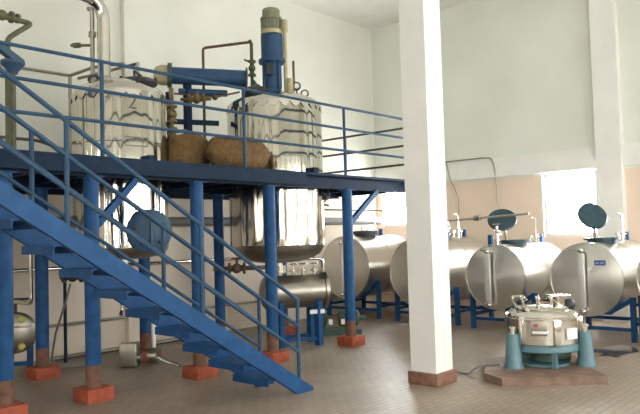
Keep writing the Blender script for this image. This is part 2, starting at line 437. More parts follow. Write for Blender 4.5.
t2 = tall_tank('tall shiny stainless tank carrying the blue agitator motor, right-hand one on the platform', T2c, T2r, 1.24, 1.50, 3.56, 3.80)

# marking "2" and an outlined rectangle on the left tank
def mark2():
    x, y = T1c; out = V((-.47, -.88, 0)).normalized()
    px = V((4.80, 0, 0))
    ang = math.radians(-107)
    def at(s, z):  # s metres round the shell
        a = ang + s / T1r; return V((x + (T1r + .004) * math.cos(a), y + (T1r + .004) * math.sin(a), z))
    two = [(-.035, .055), (-.02, .075), (.005, .08), (.028, .065), (.032, .04), (.02, .01), (-.01, -.03), (-.04, -.06), (.0, -.06), (.042, -.06)]
    MB().tube([at(a, 3.22 + b) for a, b in two], .009, 6).build('number_marking', 'scribe', t1)
    rect = [(.0, -.1), (.27, -.1), (.27, .0), (.0, .0), (.0, -.1)]
    q = []
    for (a0, b0), (a1, b1) in zip(rect, rect[1:]):
        for k in range(6): q.append((a0 + (a1 - a0) * k / 6, b0 + (b1 - b0) * k / 6))
    MB().tube([at(a - .09, 2.82 + b) for a, b in q + [rect[-1]]], .005, 5).build('panel_outline', 'scribe', t1)
mark2()

# left tank top fittings
def manhole(parent, c, r, z, m='dark', tilt=None):
    x, y = c
    o = MB(); o.lathe([(r, z - .06), (r, z), (r * 1.18, z), (r * 1.18, z + .03), (r * 1.05, z + .055), (r * .5, z + .085), (0, z + .09)], (x, y, 0), seg=36)
    o = o.build('manhole', m, parent)
    q = MB(); q.tube([(x - .09, y - .07, z + .06)] + [(x - .09, y - .07, z + .14), (x + .09, y + .07, z + .14), (x + .09, y + .07, z + .06)], .013, 8); q.build('manhole_handle', 'dark', o)
    for k in range(6):
        a = k * PI / 3; u = V((math.cos(a), math.sin(a), 0)) * r * 1.17
        MB().cyl(V((x, y, z - .02)) + u, V((x, y, z + .07)) + u, .016, 8).build('clamp_bolt', 'dark', o)
    return o
manhole(t1, (4.70, 7.13), .20, 3.53)
manhole(t2, (6.80, 7.28), .17, 3.755)
# lifting lug of the left tank
MB().tube(arc((4.22, 7.30, 3.52), .075, 0, PI, (1, 0, 0), (0, 0, 1), 8), .018, 8).build('lifting_lug', 'dark', t1)
MB().cyl((4.42, 7.42, 3.55), (4.42, 7.42, 3.62), .10, 20).build('nozzle', 'steeldull', t1)
MB().cyl((4.325, 7.52, 3.52), (4.325, 7.52, 3.60), .045, 16).build('nozzle', 'steeldull', t1)
MB().cyl((4.86, 7.22, 3.44), (4.86, 7.22, 3.60), .06, 16).build('nozzle', 'condblue', t1)
# round blue cover standing off the left tank's lower side
u = V((-.42, -.9, 0)).normalized(); pc = V((4.78, 6.80, 1.76)); w = (V((.667, -.745, 0)) * .70 + V((-.745, -.667, 0)) * .71).normalized()
pc = V((T1c[0], T1c[1], 1.73)) + w * (T1r + .10)
cv = MB(); cv.lathe([(.0, 0), (.235, 0), (.25, .012), (.25, .04), (.235, .05), (0, .058)], pc, V((-.60, -.80, 0)), 40)
cv = cv.build('round_cover', 'bluelid', t1); partlabel(cv, 'round blue-grey manway cover on the lower side of the shell')
MB().cyl(pc - w * .14, pc, .09, 20).build('cover_neck', 'steeldull', cv)
q = MB(); q.bar(pc + V((-.03, -.07, -.2)), pc + V((-.03, -.07, .2)), .03, .02); q.build('cover_strap', 'bluelid', cv)
for k in range(5):
    a = k * 2 * PI / 5 + .4; s_ = V((.80, -.60, 0)); MB().ball(pc + V((-.60, -.80, 0)) * .05 + s_ * (.17 * math.cos(a)) + V((0, 0, .17 * math.sin(a))), .024, seg=10).build('cover_clamp', 'dark', cv)

# agitator on the right tank
ag = MB(); ax_, ay_ = 7.165, 7.29
ag.lathe([(0, 3.78), (.155, 3.78), (.155, 3.82), (.125, 3.84), (.125, 4.27), (.205, 4.25), (.205, 4.30), (.165, 4.31), (.165, 4.66), (.14, 4.68), (0, 4.68)], (ax_, ay_, 0), seg=40)
ag = ag.build('agitator_drive', 'condblue', t2); partlabel(ag, 'blue upright agitator gearbox on the tank top')
mo = MB(); mo.lathe([(0, 4.68), (.16, 4.68), (.16, 4.75), (.148, 4.76), (.148, 4.90), (.165, 4.91), (.165, 4.94), (.135, 4.95), (.135, 5.05), (.12, 5.075), (0, 5.08)], (ax_, ay_, 0), seg=36)
for k in range(18):
    a = 2 * PI * k / 18; d = V((math.cos(a), math.sin(a), 0)); mo.box(V((ax_, ay_, 4.83)) + d * .150, (.022, .008, .15), rz=a)
mo = mo.build('motor', 'greymotor', ag); partlabel(mo, 'grimy grey-green motor'); partlabel(MB().lathe([(.163, 4.685), (.163, 4.745)], (ax_, ay_, 0), seg=36).build('motor_collar', 'beigecap', ag), 'cream collar under the motor')
for k in range(3):
    a = .6 + k * 2.1; d = V((math.cos(a), math.sin(a), 0)); MB().box(V((ax_, ay_, 4.05)) + d * .125, (.05, .07, .42), rz=a).build('lantern_rib', 'condblue', ag)
MB().box((7.03, 7.21, 4.12), (.08, .09, .16), rz=.7).build('inspection_window', 'dark', ag)
q = MB(); q.tube([(7.285, 7.13, 3.80), (7.285, 7.13, 4.72)], .030, 10); q.tube([(7.285, 7.13, 4.72), (7.285, 7.13, 4.90)], .05, 12); q.build('seal_pot_pipe', 'beigecap', t2)
MB().cyl((7.31, 7.07, 3.72), (7.31, 7.07, 4.0), .05, 14).build('nozzle', 'beigecap', t2)
MB().tube([(7.36, 7.05, 3.80), (7.385, 7.06, 3.95), (7.385, 7.06, 4.28)], .018, 8).build('vent_rod', 'rustpipe', t2)
def gauge(c, r, parent):
    n = V((-.72, -.66, .15)).normalized(); c = V(c)
    g = MB(); g.lathe([(0, -.03), (r, -.03), (r, .012), (r * .86, .012), (r * .86, .004), (0, .004)], c, n, 24); g.cyl(c - V((0, 0, r)), c - V((0, 0, r + .1)), .012, 8)
    g = g.build('pressure_gauge', 'dark', parent)
    d = MB(); d.lathe([(0, .0135), (r * .66, .0135)], c, n, 24); d.build('dial', 'gauge', g)
gauge((7.41, 7.03, 3.895), .065, t2); gauge((7.50, 6.95, 3.78), .062, t2)
# valve cluster beside the right tank just below the deck
q = MB(); c0 = V((7.66, 6.86, 2.30))
q.cyl(c0 + V((-.05, .05, .02)), c0 + V((.02, -.03, .02)), .04, 12); q.torus(c0 + V((.0, -.05, -.10)), (-.7, -.7, 0), .07, .012); q.torus(c0 + V((.1, -.1, -.03)), (.7, -.7, 0), .05, .012)
q.tube([c0, c0 + V((.02, -.05, -.2)), c0 + V((.1, -.1, -.22))], .014, 8); q.tube([c0 + V((0, 0, -.10)), c0 + V((.25, -.02, -.10))], .014, 8); q.ball(c0 + V((.12, -.03, -.1)), .04)
q.build('side_valve', 'dark', t2)
# outlet under the right tank
q = MB(); q.cyl((7.24, 7.33, 1.08), (7.24, 7.33, 1.2), .10, 20); q.cyl((7.24, 7.33, 1.10), (7.24, 7.33, 1.115), .14, 20); q.build('bottom_outlet', 'steelplain', t2)

# ------------------------------------------------------------------ pipework on the platform
def pipe(name, label, pts, r, m, cat='pipe', group=None, seg=14):
    o = MB().tube(rounded(pts, 2.4 * r), r, seg).build(name, m); return tag(o, label, cat, group)
bend = arc((4.18, 7.42, 4.34), .24, 0, PI / 2, (1, 0, 0), (0, .0, 1), 7)
pipe('riser_pipe', 'thick pale metal riser pipe rising from the top of the tank marked 2', [(4.42, 7.42, 3.63)] + bend + [(3.6, 7.44, 4.66), (XB + .12, 7.8, 5.6)], .078, 'steelplain')
vp = thing('vent_pipe', 'thin upright grey pipe with a side valve left of the thick riser', 'pipe', (4.325, 7.52, 3.5))
MB().tube([(4.325, 7.52, 3.605), (4.325, 7.52, 4.44), (4.31, 7.52, 4.47), (4.28, 7.55, 4.48)], .026, 10).build('pipe_body', 'steeldull', vp)
q = MB(); q.cyl((4.33, 7.54, 4.03), (4.16, 7.74, 4.04), .018, 8); q.cyl((4.23, 7.64, 4.035), (4.18, 7.71, 4.035), .034, 10); q.build('side_valve', 'olive', vp)
q = MB(); q.cyl((4.325, 7.52, 4.13), (4.325, 7.52, 4.19), .045, 12); q.build('flange', 'steeldull', vp)

# guard frame of thin pipe behind the left tank
fr = thing('pipe_frame', 'thin grey pipe guard frame behind the tank marked 2', 'frame', (4.4, 8.4, ZD))
MB().tube([(1.0, 8.55, 3.85), (4.58, 8.55, 3.88)], .022, 8).build('rail', 'steeldull', fr)
MB().tube([(4.58, 8.55, 2.5), (4.58, 8.55, 3.88), (4.58, 7.95, 3.88), (4.80, 7.60, 3.90), (4.80, 7.60, 3.6)], .022, 8).build('rail', 'steeldull', fr)
MB().tube([(4.70, 8.55, 3.86), (4.98, 7.55, 3.92), (4.98, 7.55, 3.5)], .022, 8).build('rail', 'steeldull', fr)

# condenser between the tanks
RT = V((.667, -.745, 0))
ca, cb = V((5.98, 8.24, 4.05)), V((6.88, 7.55, 4.015)); cd = (cb - ca).normalized()
cn = thing('condenser', 'blue horizontal cylinder condenser with a cream end cap, held above the sacks', 'condenser', (6.1, 7.85, ZD))
MB().cyl(ca, cb, .125, 32).build('shell', 'condblue', cn)
q = MB(); q.cyl(ca - cd * .03, ca + cd * .03, .185, 32); q.cyl(cb - cd * .02, cb, .17, 32); q.build('flange', 'green', cn)
q = MB(); q.lathe([(.15, 0), (.15, -.10), (.12, -.17), (.06, -.20), (0, -.205)], ca - cd * .03, cd, 28); partlabel(q.build('end_cap', 'beigecap', cn), 'cream domed end cap')
lo = V((0, 0, -.235))
MB().cyl(ca + lo + cd * .12, cb + lo - cd * .30, .05, 16).build('lower_tube', 'condblue', cn)
for f in (.22,): 
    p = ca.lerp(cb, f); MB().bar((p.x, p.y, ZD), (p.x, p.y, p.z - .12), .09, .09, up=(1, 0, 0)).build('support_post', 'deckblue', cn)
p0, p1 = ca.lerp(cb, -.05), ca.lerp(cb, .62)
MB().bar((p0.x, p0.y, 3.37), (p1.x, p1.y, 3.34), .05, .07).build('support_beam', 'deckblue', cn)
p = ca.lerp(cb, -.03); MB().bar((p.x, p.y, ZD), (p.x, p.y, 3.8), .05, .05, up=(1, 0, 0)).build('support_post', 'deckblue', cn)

# weathered valves under the condenser
def pipe_valve(mb, c, d, r=.05, wheel=True):
    c, d = V(c), V(d).normalized()
    mb.cyl(c - d * .12, c - d * .09, r * 1.5, 12); mb.cyl(c + d * .09, c + d * .12, r * 1.5, 12); mb.ball(c, r * 1.35, seg=12); mb.cyl(c - d * .12, c + d * .12, r * .8, 10)
    if wheel:
        mb.cyl(c, c + V((0, 0, .14)), r * .35, 8); mb.torus(c + V((0, 0, .14)), (0, 0, 1), r * 1.3, r * .22, 16, 6)
vt = thing('valve_manifold', 'weathered brown upright valve manifold under the condenser, right of the tank marked 2', 'valve', (5.62, 7.75, ZD))
q = MB(); q.tube([(5.62, 7.72, ZD), (5.62, 7.72, 3.72)], .032, 10); q.build('pipe_body', 'oldvalve', vt)
q = MB(); pipe_valve(q, (5.62, 7.72, 3.36), (0, 0, 1), .055, False); pipe_valve(q, (5.62, 7.72, 3.05), (0, 0, 1), .05, False); q.build('valve_body', 'oldvalve', vt)
MB().tube([(5.62, 7.72, 3.52), (5.40, 7.88, 3.42)], .02, 8).build('branch', 'oldvalve', vt)
q = MB(); q.tube([(5.62, 7.72, 3.12), (5.74, 7.58, 3.12), (5.74, 7.58, 2.95)], .026, 8); q.build('branch', 'oldvalve', vt)
q = MB(); pipe_valve(q, (5.98, 7.62, 3.60), RT, .05, False); q.cyl((5.83, 7.79, 3.6), (6.12, 7.47, 3.6), .025, 8); q.cyl((5.98, 7.62, 3.6), (5.98, 7.62, 3.7), .03, 8)
tag(q.build('gate_valve', 'oldvalve'), 'weathered valve reaching right from the condenser support post', 'valve')
q = MB(); q.cyl((5.42, 7.86, ZD), (5.42, 7.86, ZD + .30), .035, 10); q.ball((5.42, 7.86, 2.98), .12, (1, 1, 1.3)); q.cyl((5.42, 7.86, ZD), (5.42, 7.86, ZD + .03), .09, 12); q.cyl((5.42, 7.86, 3.1), (5.42, 7.86, 3.22), .045, 10)
tag(q.build('steam_trap', 'green'), 'dark green squat steam trap beside the tank marked 2, left of the sacks', 'steam trap')
dp = pipe('drain_pipe', 'thin dark red pipe looping up above the condenser to the agitator', [(6.68, 8.33, ZD), (6.68, 8.33, 4.61), (7.12, 7.72, 4.66)], .022, 'rustpipe')
q = MB(); q.tube([(7.06, 7.63, 3.80), (7.06, 7.63, 4.60), (7.04, 7.65, 4.66)], .026, 10); pipe_valve(q, (7.06, 7.63, 4.22), (0, 0, 1), .042, False); q.cyl((7.06, 7.63, 4.3), (6.98, 7.71, 4.36), .016, 8)
tag(q.build('feed_pipe', 'olive'), 'upright olive feed pipe with a valve just left of the agitator', 'pipe')
q = MB(); q.tube([(5.80, 7.90, 3.70), (6.28, 7.58, 3.66), (6.56, 7.36, 3.74)], .014, 8); q.ball((6.28, 7.58, 3.66), .045, seg=12)
tag(q.build('tie_pipe', 'rustpipe'), 'thin pinkish brown pipe with a ball fitting running to the right tank', 'pipe')

# pipework at far left of the platform
le = thing('steam_pipe', 'grimy olive pipe with flanged valve and crank bend at far left above the stairs', 'pipe', (3.33, 7.6, ZD))
q = MB(); q.tube(rounded([(2.4, 7.6, 4.19), (3.60, 7.58, 4.15), (3.33, 7.6, 3.93), (3.33, 7.6, ZD)], .06), .030, 10); q.build('pipe_body', 'olive', le)
q = MB(); pipe_valve(q, (3.27, 7.6, 4.18), (1, 0, 0), .045, False); q.cyl((3.43, 7.6, 4.18), (3.46, 7.6, 4.18), .055, 14); q.build('valve_body', 'olive', le)
pipe('standpipe', 'second upright olive pipe beside the cranked pipe at far left', [(3.41, 7.66, ZD), (3.41, 7.66, 3.52)], .034, 'olive')
hp = thing('hopper', 'small dark blue funnel hopper under a sloping chute at far left', 'hopper', (3.26, 7.36, ZD))
q = MB(); q.lathe([(0, 3.47), (.05, 3.47), (.06, 3.50), (.125, 3.575), (.125, 3.61), (0, 3.61)], (3.27, 7.34, 0), seg=20); q.build('funnel', 'bluelid', hp)
q = MB(); q.bar((2.6, 7.34, 4.05), (3.36, 7.34, 3.60), .10, .07); q.build('chute', 'bluelid', hp)
q = MB(); q.cyl((3.27, 7.34, ZD), (3.27, 7.34, 3.48), .026, 10); q.build('leg', 'olive', hp)
pipe('cross_pipe', 'thin dark pipe with a pale tie rod low on the platform at far left', [(3.4, 8.3, 2.92), (4.0, 8.3, 2.92), (4.5, 8.55, 2.86)], .02, 'rustpipe')

# ------------------------------------------------------------------ sacks
def sack(label, c, size, rz, seed):
    random.seed(seed); bm = bmesh.new(); bmesh.ops.create_icosphere(bm, subdivisions=4, radius=1)
    ph = [random.uniform(0, 6) for _ in range(6)]
    for v in bm.verts:
        p = v.co.copy(); f = (abs(p.x) ** 3.2 + abs(p.y) ** 2.6 + abs(p.z) ** 2.6) ** (-1 / 2.9)
        k = 1 + .035 * math.sin(5 * p.x + ph[0]) * math.cos(4 * p.y + ph[1]) + .03 * math.sin(7 * p.z + 3 * p.x + ph[2]) + .015 * math.sin(13 * p.x + 9 * p.y + ph[3])
        q = p * f * k; q.z = max(q.z, -.93)
        v.co = V((q.x * size[0], q.y * size[1], (q.z + .93) * size[2] / 1.93 * 1))
    b = MB(); b.bm.free(); b.bm = bm
    o = b.build('sack', 'sack', sharp=180); o.location = (c[0], c[1], ZD + .001); o.rotation_euler = (0, 0, rz)
    return tag(o, label, 'sack', 'jute sacks on the platform')
sack('bulging brown jute sack on the platform next to the tank marked 2, left one', (5.37, 7.0, 0), (.29, .175, .47), 0, 2)
sack('longer brown jute sack on the platform lying against the right tank', (5.84, 6.60, 0), (.48, .19, .43), -.02, 5)

# ------------------------------------------------------------------ wall pipes
pipe('header_pipe', 'thick grey-blue pipe along the left wall below the platform', [(2.0, 9.2, 1.93), (12.3, 9.2, 1.93)], .075, 'cable')
pipe('wall_pipe', 'thin shiny pipe along the left wall under the thick grey-blue one', [(2.0, 9.25, 1.27), (8.4, 9.25, 1.27)], .03, 'steelplain')
pipe('wall_pipe', 'thin grey pipe running low along the left wall behind the columns', [(1.0, 9.33, .46), (10.2, 9.33, .46)], .022, 'steeldull')
pipe('floor_pipe', 'pale pipe lying on the floor at the foot of the left wall', [(4.55, 9.1, .035), (7.4, 9.1, .035)], .03, 'steeldull')
pipe('cable_conduit', 'thin dark pipe along the wall beside the right tank under the platform', [(7.95, 8.6, 2.13), (11.6, 8.6, 2.13)], .016, 'rustpipe')
# rear hanging pipes under the deck
pipe('drop_pipe', 'thin dark pipe dropping from the platform between the tanks, left one', [(6.3, 8.9, 2.30), (6.3, 8.9, 1.93)], .03, 'rustpipe', group='drop pipes under the platform')
pipe('drop_pipe', 'thin dark pipe dropping from the platform between the tanks, nearest the right tank', [(7.05, 8.9, 2.30), (7.05, 8.9, 1.93)], .03, 'rustpipe', group='drop pipes under the platform')
pipe('white_riser', 'bright polished upright pipe close to the left side of the second column from the left', [(3.87, 8.235, 2.29), (3.87, 8.235, .9), (3.87, 9.39, .9)], .026, 'steelplain')
q = MB(); pipe_valve(q, (6.42, 7.35, 1.20), RT, .055); q.cyl((6.2, 7.6, 1.2), (6.62, 7.13, 1.2), .032, 10); q.cyl((6.62, 7.13, 1.2), (6.95, 7.3, 1.19), .03, 10)
tag(q.build('drain_valve', 'rustpipe'), 'rusty drain valve on a stub pipe left of the right tank bottom', 'valve')
q = MB(); pipe_valve(q, (4.16, 7.76, 1.21), RT, .045); q.cyl((4.06, 7.87, 1.21), (4.6, 7.34, 1.22), .03, 10)
tag(q.build('drain_valve', 'dark'), 'dark drain valve on a stub pipe under the tank marked 2', 'valve')
# hose and uprights near the wall
pipe('rubber_hose', 'pale hose hanging from the dark drain valve to the floor', [(4.13, 7.76, 1.13), (4.10, 7.80, .95), (4.16, 8.2, .5), (4.2, 8.4, .14), (4.35, 8.5, .02), (4.7, 8.40, .016)], .014, 'cable', cat='hose')
pipe('drain_standpipe', 'thin grey upright pipe standing behind the second front column', [(4.55, 8.7, .03), (4.55, 8.7, 1.24)], .022, 'deckblue')
q = MB(); q.tube(rounded([(4.59, 7.40, 1.30), (4.86, 7.8, 1.0), (4.915, 7.9, .84), (4.915, 7.9, .72), (4.88, 7.87, .68)], .06), .026, 10)
tag(q.build('sampling_spout', 'steelplain'), 'short polished spout hanging under the tank marked 2', 'spout')

# ------------------------------------------------------------------ transfer pump by the left wall
tp = thing('transfer_pump', 'small stainless box pump with a polished outlet pipe on the floor behind the stairs', 'pump', (5.05, 7.95, 0))
A = math.atan2(-.745, .667)
MB().box((4.97, 7.82, .16), (.22, .20, .30), rz=A, bevel=.012).build('casing', 'steeldull', tp)
MB().box((4.96, 7.81, .315), (.19, .10, .02), rz=A).build('casing_lid', 'steelplain', tp)
c = V((5.12, 7.62, .14)); q = MB(); q.cyl(c, c + RT * .10, .10, 20); q.cyl(c + RT * .10, c + RT * .12, .12, 20); q.build('pump_head', 'steeldull', tp)
q = MB(); q.tube([c + V((0, 0, .08)), c + RT * .06 + V((0, 0, -.02)), c + RT * .14 + V((0, 0, -.03)), c + RT * .2 + V((-.03, -.03, -.06)), c + RT * .42 + V((-.10, -.10, -.115))], .026, 10); q.build('outlet_pipe', 'steelplain', tp)
MB().cyl(c + V((-.06, .07, -.02)), c - RT * .12 + V((-.06, .07, -.02)), .06, 16).build('motor', 'steeldull', tp)
pipe('suction_pipe', 'thin white upright pipe standing on the floor by the small pump', [(5.35, 7.84, 0), (5.35, 7.84, 1.0), (4.655, 7.30, 1.30)], .026, 'whiteplastic')

# ------------------------------------------------------------------ small vessel at far left
sv = thing('sight_vessel', 'small round stainless vessel with yellow knobs on a blue stand at far left', 'vessel', (4.0, 8.75, 0))
x, y = 3.93, 8.80; n = V((-.55, -.83, 0))
q = MB(); q.lathe([(0, -.13), (.20, -.12), (.255, -.05), (.265, .04), (.24, .09), (.13, .13), (0, .14)], (x, y, .50), n, 32); q.build('vessel_body', 'steeldull', sv)
s = V((.83, -.55, 0)); P = V((x, y, .5)) + n * .12
for a, b in ((.09, .17), (.09, -.17), (-.13, -.17)): MB().ball(P + s * a + V((0, 0, b)), .045, seg=12).build('knob', 'yellow', sv)
MB().bar(P - s * .12 + V((0, 0, .08)), P + s * .2 + V((0, 0, .08)), .03, .03).build('clamp_bar', 'steelplain', sv)
q = MB(); q.cyl((x, y, .74), (x, y, .92), .022, 8); q.cyl(V((x, y, .92)) - s * .02, V((x, y, .92)) + s * .16, .016, 8); q.build('top_valve', 'dark', sv)
MB().ball(P - s * .06 + V((0, 0, .17)), .055, seg=14).build('sight_glass', 'dark', sv)
for k in (-.17, .17):
    p = V((x, y, 0)) + s * k; MB().bar((p.x, p.y, 0), (p.x, p.y, .37), .06, .06, up=(1, 0, 0)).build('leg', 'blue', sv)
q = MB(); q.bar(V((x, y, .1)) - s * .2, V((x, y, .1)) + s * .2, .05, .05); q.build('stretcher', 'blue', sv)

# ------------------------------------------------------------------ receiver vessel below the right tank
rv = thing('receiver_vessel', 'small dull horizontal steel receiver on blue legs under the right tall tank', 'vessel', (7.55, 7.25, 0))
ra = V((7.07, 7.45, .80)); dx = V((.87, -.50, 0)).normalized(); L = .87; r = .25
q = MB(); q.lathe([(0, -.10), (.10, -.09), (.19, -.055), (.25, -.01), (r, .04), (r, L)], ra, dx, 40); q.build('shell', 'steeldull', rv)
q = MB(); q.lathe([(r + .035, L), (r + .035, L + .05), (r * .9, L + .08), (0, L + .11)], ra, dx, 40); q.lathe([(r + .035, L), (r, L)], ra, dx, 40); q.build('end_flange', 'steeldull', rv)
for f in (.50, .68, .88):
    b = MB(); p = ra + dx * (L * f) + V((0, 0, r - .01)); b.cyl(p, p + V((0, 0, .1)), .035, 12); b.cyl(p + V((0, 0, .06)), p + V((0, 0, .08)), .065, 14); b.torus(p + V((0, 0, .17)), (0, 0, 1), .05, .01, 14, 6); b.cyl(p + V((0, 0, .1)), p + V((0, 0, .18)), .012, 8); b.build('top_valve', 'steelplain', rv)
side = V((dx.y, -dx.x, 0))
for f, sgn in ((.18, 1), (.18, -1), (.86, 1), (.86, -1)):
    p = ra + dx * (L * f) + side * (.2 * sgn); MB().bar((p.x, p.y, 0), (p.x, p.y, .66), .09, .09, up=(1, 0, 0)).build('leg', 'blue', rv)
for z in (.10,):
    for sgn in (1, -1):
        p = ra + dx * L * .18 + side * .2 * sgn; q_ = ra + dx * L * .86 + side * .2 * sgn
        MB().bar((p.x, p.y, z), (q_.x, q_.y, z), .05, .05).build('stretcher', 'blue', rv)
p = ra + dx * .72 - side * 0 + V((-.12, -.2, -.30)); MB().bar(p - dx * .11, p + dx * .12, .015, .06).build('name_plate', 'whiteplastic', rv)
MB().tube([(7.24, 7.33, 1.05), (7.24, 7.33, 1.078)], .05, 14).build('inlet_pipe', 'steelplain', rv)

# green pump beside the receiver
gp = thing('motor_pump', 'dark green motor and pump set on the floor behind the right-hand front column', 'pump', (8.5, 7.4, 0))
b0 = V((8.60, 7.42, 0)); d = RT
MB().box(b0 + V((0, 0, .05)), (.85, .36, .10), rz=A).build('base_frame', 'green', gp)
q = MB(); q.lathe([(0, -.32), (.12, -.31), (.135, -.28), (.135, 0), (.10, .03), (.04, .05), (.04, .14)], b0 + V((0, 0, .26)) + d * .36, d, 24); 
q = q.build('motor', 'green', gp)
q = MB(); q.lathe([(0, -.12), (.15, -.12), (.17, -.08), (.17, .02), (.10, .06), (0, .08)], b0 + V((0, 0, .26)) - d * .2, d, 24); q.build('pump_casing', 'green', gp)
q = MB(); q.cyl(b0 - d * .18 + V((0, 0, .40)), b0 - d * .18 + V((0, 0, .62)), .055, 14); q.cyl(b0 - d * .18 + V((0, 0, .58)), b0 - d * .18 + V((0, 0, .62)), .09, 14); q.build('outlet', 'dark', gp)
for k in (-.08, .12): MB().box(b0 + d * k + V((-.11, -.10, .22)), (.06, .04, .08), rz=A).build('coupling_guard', 'whiteplastic', gp)
pipe('delivery_pipe', 'upright steel pipe rising from the green pump to the right tall tank', [b0 - d * .18 + V((0, 0, .62)), b0 - d * .18 + V((0, 0, 1.22)), b0 - d * .22 + V((-.05, .0, 1.26)), (7.85, 7.75, 1.27)], .026, 'steelplain')

# ------------------------------------------------------------------ horizontal tanks
def horizontal_tank(label, x0, yc, zc, r, L, gauge_dy, lid=None, plate=False, valves=(.25,), vents=(.8,), post=None):
    t = thing('horizontal_tank', label, 'tank', (x0, yc, 0), 'horizontal stainless storage tanks')
    q = MB(); q.lathe([(r, 0), (r, L)], (x0, yc, zc), (1, 0, 0), 72); q.lathe([(r, L), (r * .9, L + .06), (r * .5, L + .11), (0, L + .12)], (x0, yc, zc), (1, 0, 0), 72)
    for f in (.0, .5, 1): q.torus((x0 + L * f, yc, zc), (1, 0, 0), r, .008, 72, 6)
    q.build('shell', 'brush', t)
    q = MB(); q.lathe([(0, -.03), (r * .3, -.026), (r * .6, -.018), (r * .9, -.006), (r * .995, .004)], (x0, yc, zc), (1, 0, 0), 96); q.build('end_disc', 'disc', t, sharp=60)
    # sight gauge channel on the end
    g = MB(); gy = yc + gauge_dy; g.span((x0 - .13, gy - .045, zc - .80 * r), (x0 - .075, gy + .045, zc + .72 * r), bevel=.004)
    g = g.build('sight_gauge', 'gaugesteel', t)
    for s_, z in (('gauge_valve', zc + .80 * r), ('gauge_valve', zc - .86 * r)):
        v = MB(); v.cyl((x0 - .13, gy, z), (x0 + .0, gy, z), .025, 10); v.ball((x0 - .10, gy, z), .045, seg=12); v.cyl((x0 - .10, gy + .02, z), (x0 - .10, gy + .11, z + .02), .012, 6); v.build(s_, 'steelplain', g)
    # cradle
    hw = r + .03
    for fx in (.14, .86):
        X = x0 + L * fx
        for s_ in (-1, 1):
            MB().span((X - .035, yc + s_ * hw - .035, 0), (X + .035, yc + s_ * hw + .035, zc - .26)).build('leg', 'blue', t)
        q = MB()
        for s_ in (-1, 1): q.bar((X, yc + s_ * (hw - .02), zc - .30), (X, yc + s_ * .50 * r, zc - r * .90), .06, .06, up=(1, 0, 0))
        q.bar((X, yc - hw, .17), (X, yc + hw, .17), .05, .05); q.bar((X, yc - .5 * r, zc - r * .9 - .02), (X, yc + .5 * r, zc - r * .9 - .02), .05, .05)
        q.build('saddle', 'blue', t)
    for s_ in (-1, 1): MB().bar((x0 + L * .14, yc + s_ * hw, .24), (x0 + L * .86, yc + s_ * hw, .24), .05, .05).build('cradle_rail', 'blue', t)
    ztop = zc + r
    for f in valves:
        X = x0 + L * f; v = MB(); v.cyl((X, yc, ztop - .03), (X, yc, ztop + .30), .03, 12)
        for z in (.06, .16): v.cyl((X, yc, ztop + z), (X, yc, ztop + z + .02), .065, 14)
        v.ball((X, yc, ztop + .22), .05, seg=12); v.torus((X, yc, ztop + .33), (0, 0, 1), .06, .012, 16, 6); v.build('inlet_valve', 'steelplain', t)
        MB().span((X - .14, yc + .04, ztop - .03), (X - .08, yc + .10, ztop + .16)).build('lifting_lug', 'blue', t)
    for f in vents:
        X = x0 + L * f; v = MB(); v.tube([(X, yc, ztop - .03), (X, yc, ztop + .42), (X - .02, yc + .03, ztop + .45), (X - .05, yc + .06, ztop + .44)], .016, 8); v.cyl((X, yc, ztop + .12), (X, yc, ztop + .15), .045, 12); v.build('vent_pipe', 'steelplain', t)
        for k in (-.16, .12):
            v = MB(); v.cyl((X + k, yc + .02, ztop - .02), (X + k, yc + .02, ztop + .10), .03, 10); v.cyl((X + k, yc + .02, ztop + .1), (X + k, yc + .02, ztop + .12), .05, 12); v.build('top_nozzle', 'steelplain', t)
        MB().span((X + .2, yc - .02, ztop - .03), (X + .26, yc + .05, ztop + .14)).build('lifting_lug', 'blue', t)
    # manhole with its lid
    X = x0 + L * .42
    m = MB(); m.lathe([(.22, ztop - .08), (.22, ztop + .03), (.27, ztop + .03), (.27, ztop + .065), (.19, ztop + .065), (.19, ztop)], (X, yc, 0), seg=36)
    m = m.build('manhole', 'dark' if lid is None else 'tealdark', t)
    if lid is None:
        q = MB(); q.lathe([(.27, ztop + .066), (.27, ztop + .10), (0, ztop + .12)], (X, yc, 0), seg=36); q.build('manhole_lid', 'dark', m)
        q = MB(); q.tube([(X - .1, yc, ztop + .1), (X - .1, yc, ztop + .17), (X + .1, yc, ztop + .17), (X + .1, yc, ztop + .1)], .012, 8); q.build('lid_handle', 'steeldull', m)
    else:
        lc, ln, lr = lid; ln = V(ln).normalized(); lc = V(lc)
        q = MB(); q.lathe([(0, -.03), (lr * .7, -.02), (lr, 0), (lr, .03), (lr * .93, .045), (0, .05)], lc, ln, 40); q = q.build('manhole_lid', 'tealdark', m); partlabel(q, 'dark round manhole lid swung open above the tank')
        MB().tube([(X - .24, yc + .02, ztop + .04), (X - .26, yc + .02, ztop + .18), lc - ln * .03], .022, 8).build('hinge_arm', 'steeldull', m)
    if plate:
        P = V((x0 - .035, yc - .22, zc + .24)); q = MB(); q.span(P + V((-.01, -.075, -.035)), P + V((.012, .075, .035))); q = q.build('name_plate', 'plateblue', t); partlabel(q, 'small blue name plate')
        for a, b in ((-.06, -.01), (.01, .06)):
            MB().span(P + V((-.0115, a, -.012)), P + V((-.0105, b, .008))).build('plate_lettering', 'palemark', q)
    return t
horizontal_tank('horizontal stainless tank half hidden behind the right-hand front column, nearest the room corner', 10.40, 8.68, 1.00, .61, 1.6, .02, valves=(), vents=(.62,))
horizontal_tank('horizontal stainless tank partly hidden behind the white pillar', 10.30, 6.90, .93, .61, 1.7, .10, valves=(.62,), vents=(.86,))
horizontal_tank('horizontal stainless tank with open dark lid between the pillar and the tank with blue plate', 10.12, 5.30, .885, .52, 1.75, .07,
                lid=((10.43, 5.29, 1.80), (-.62, -.30, .62), .235), valves=(.08,), vents=(.92,))
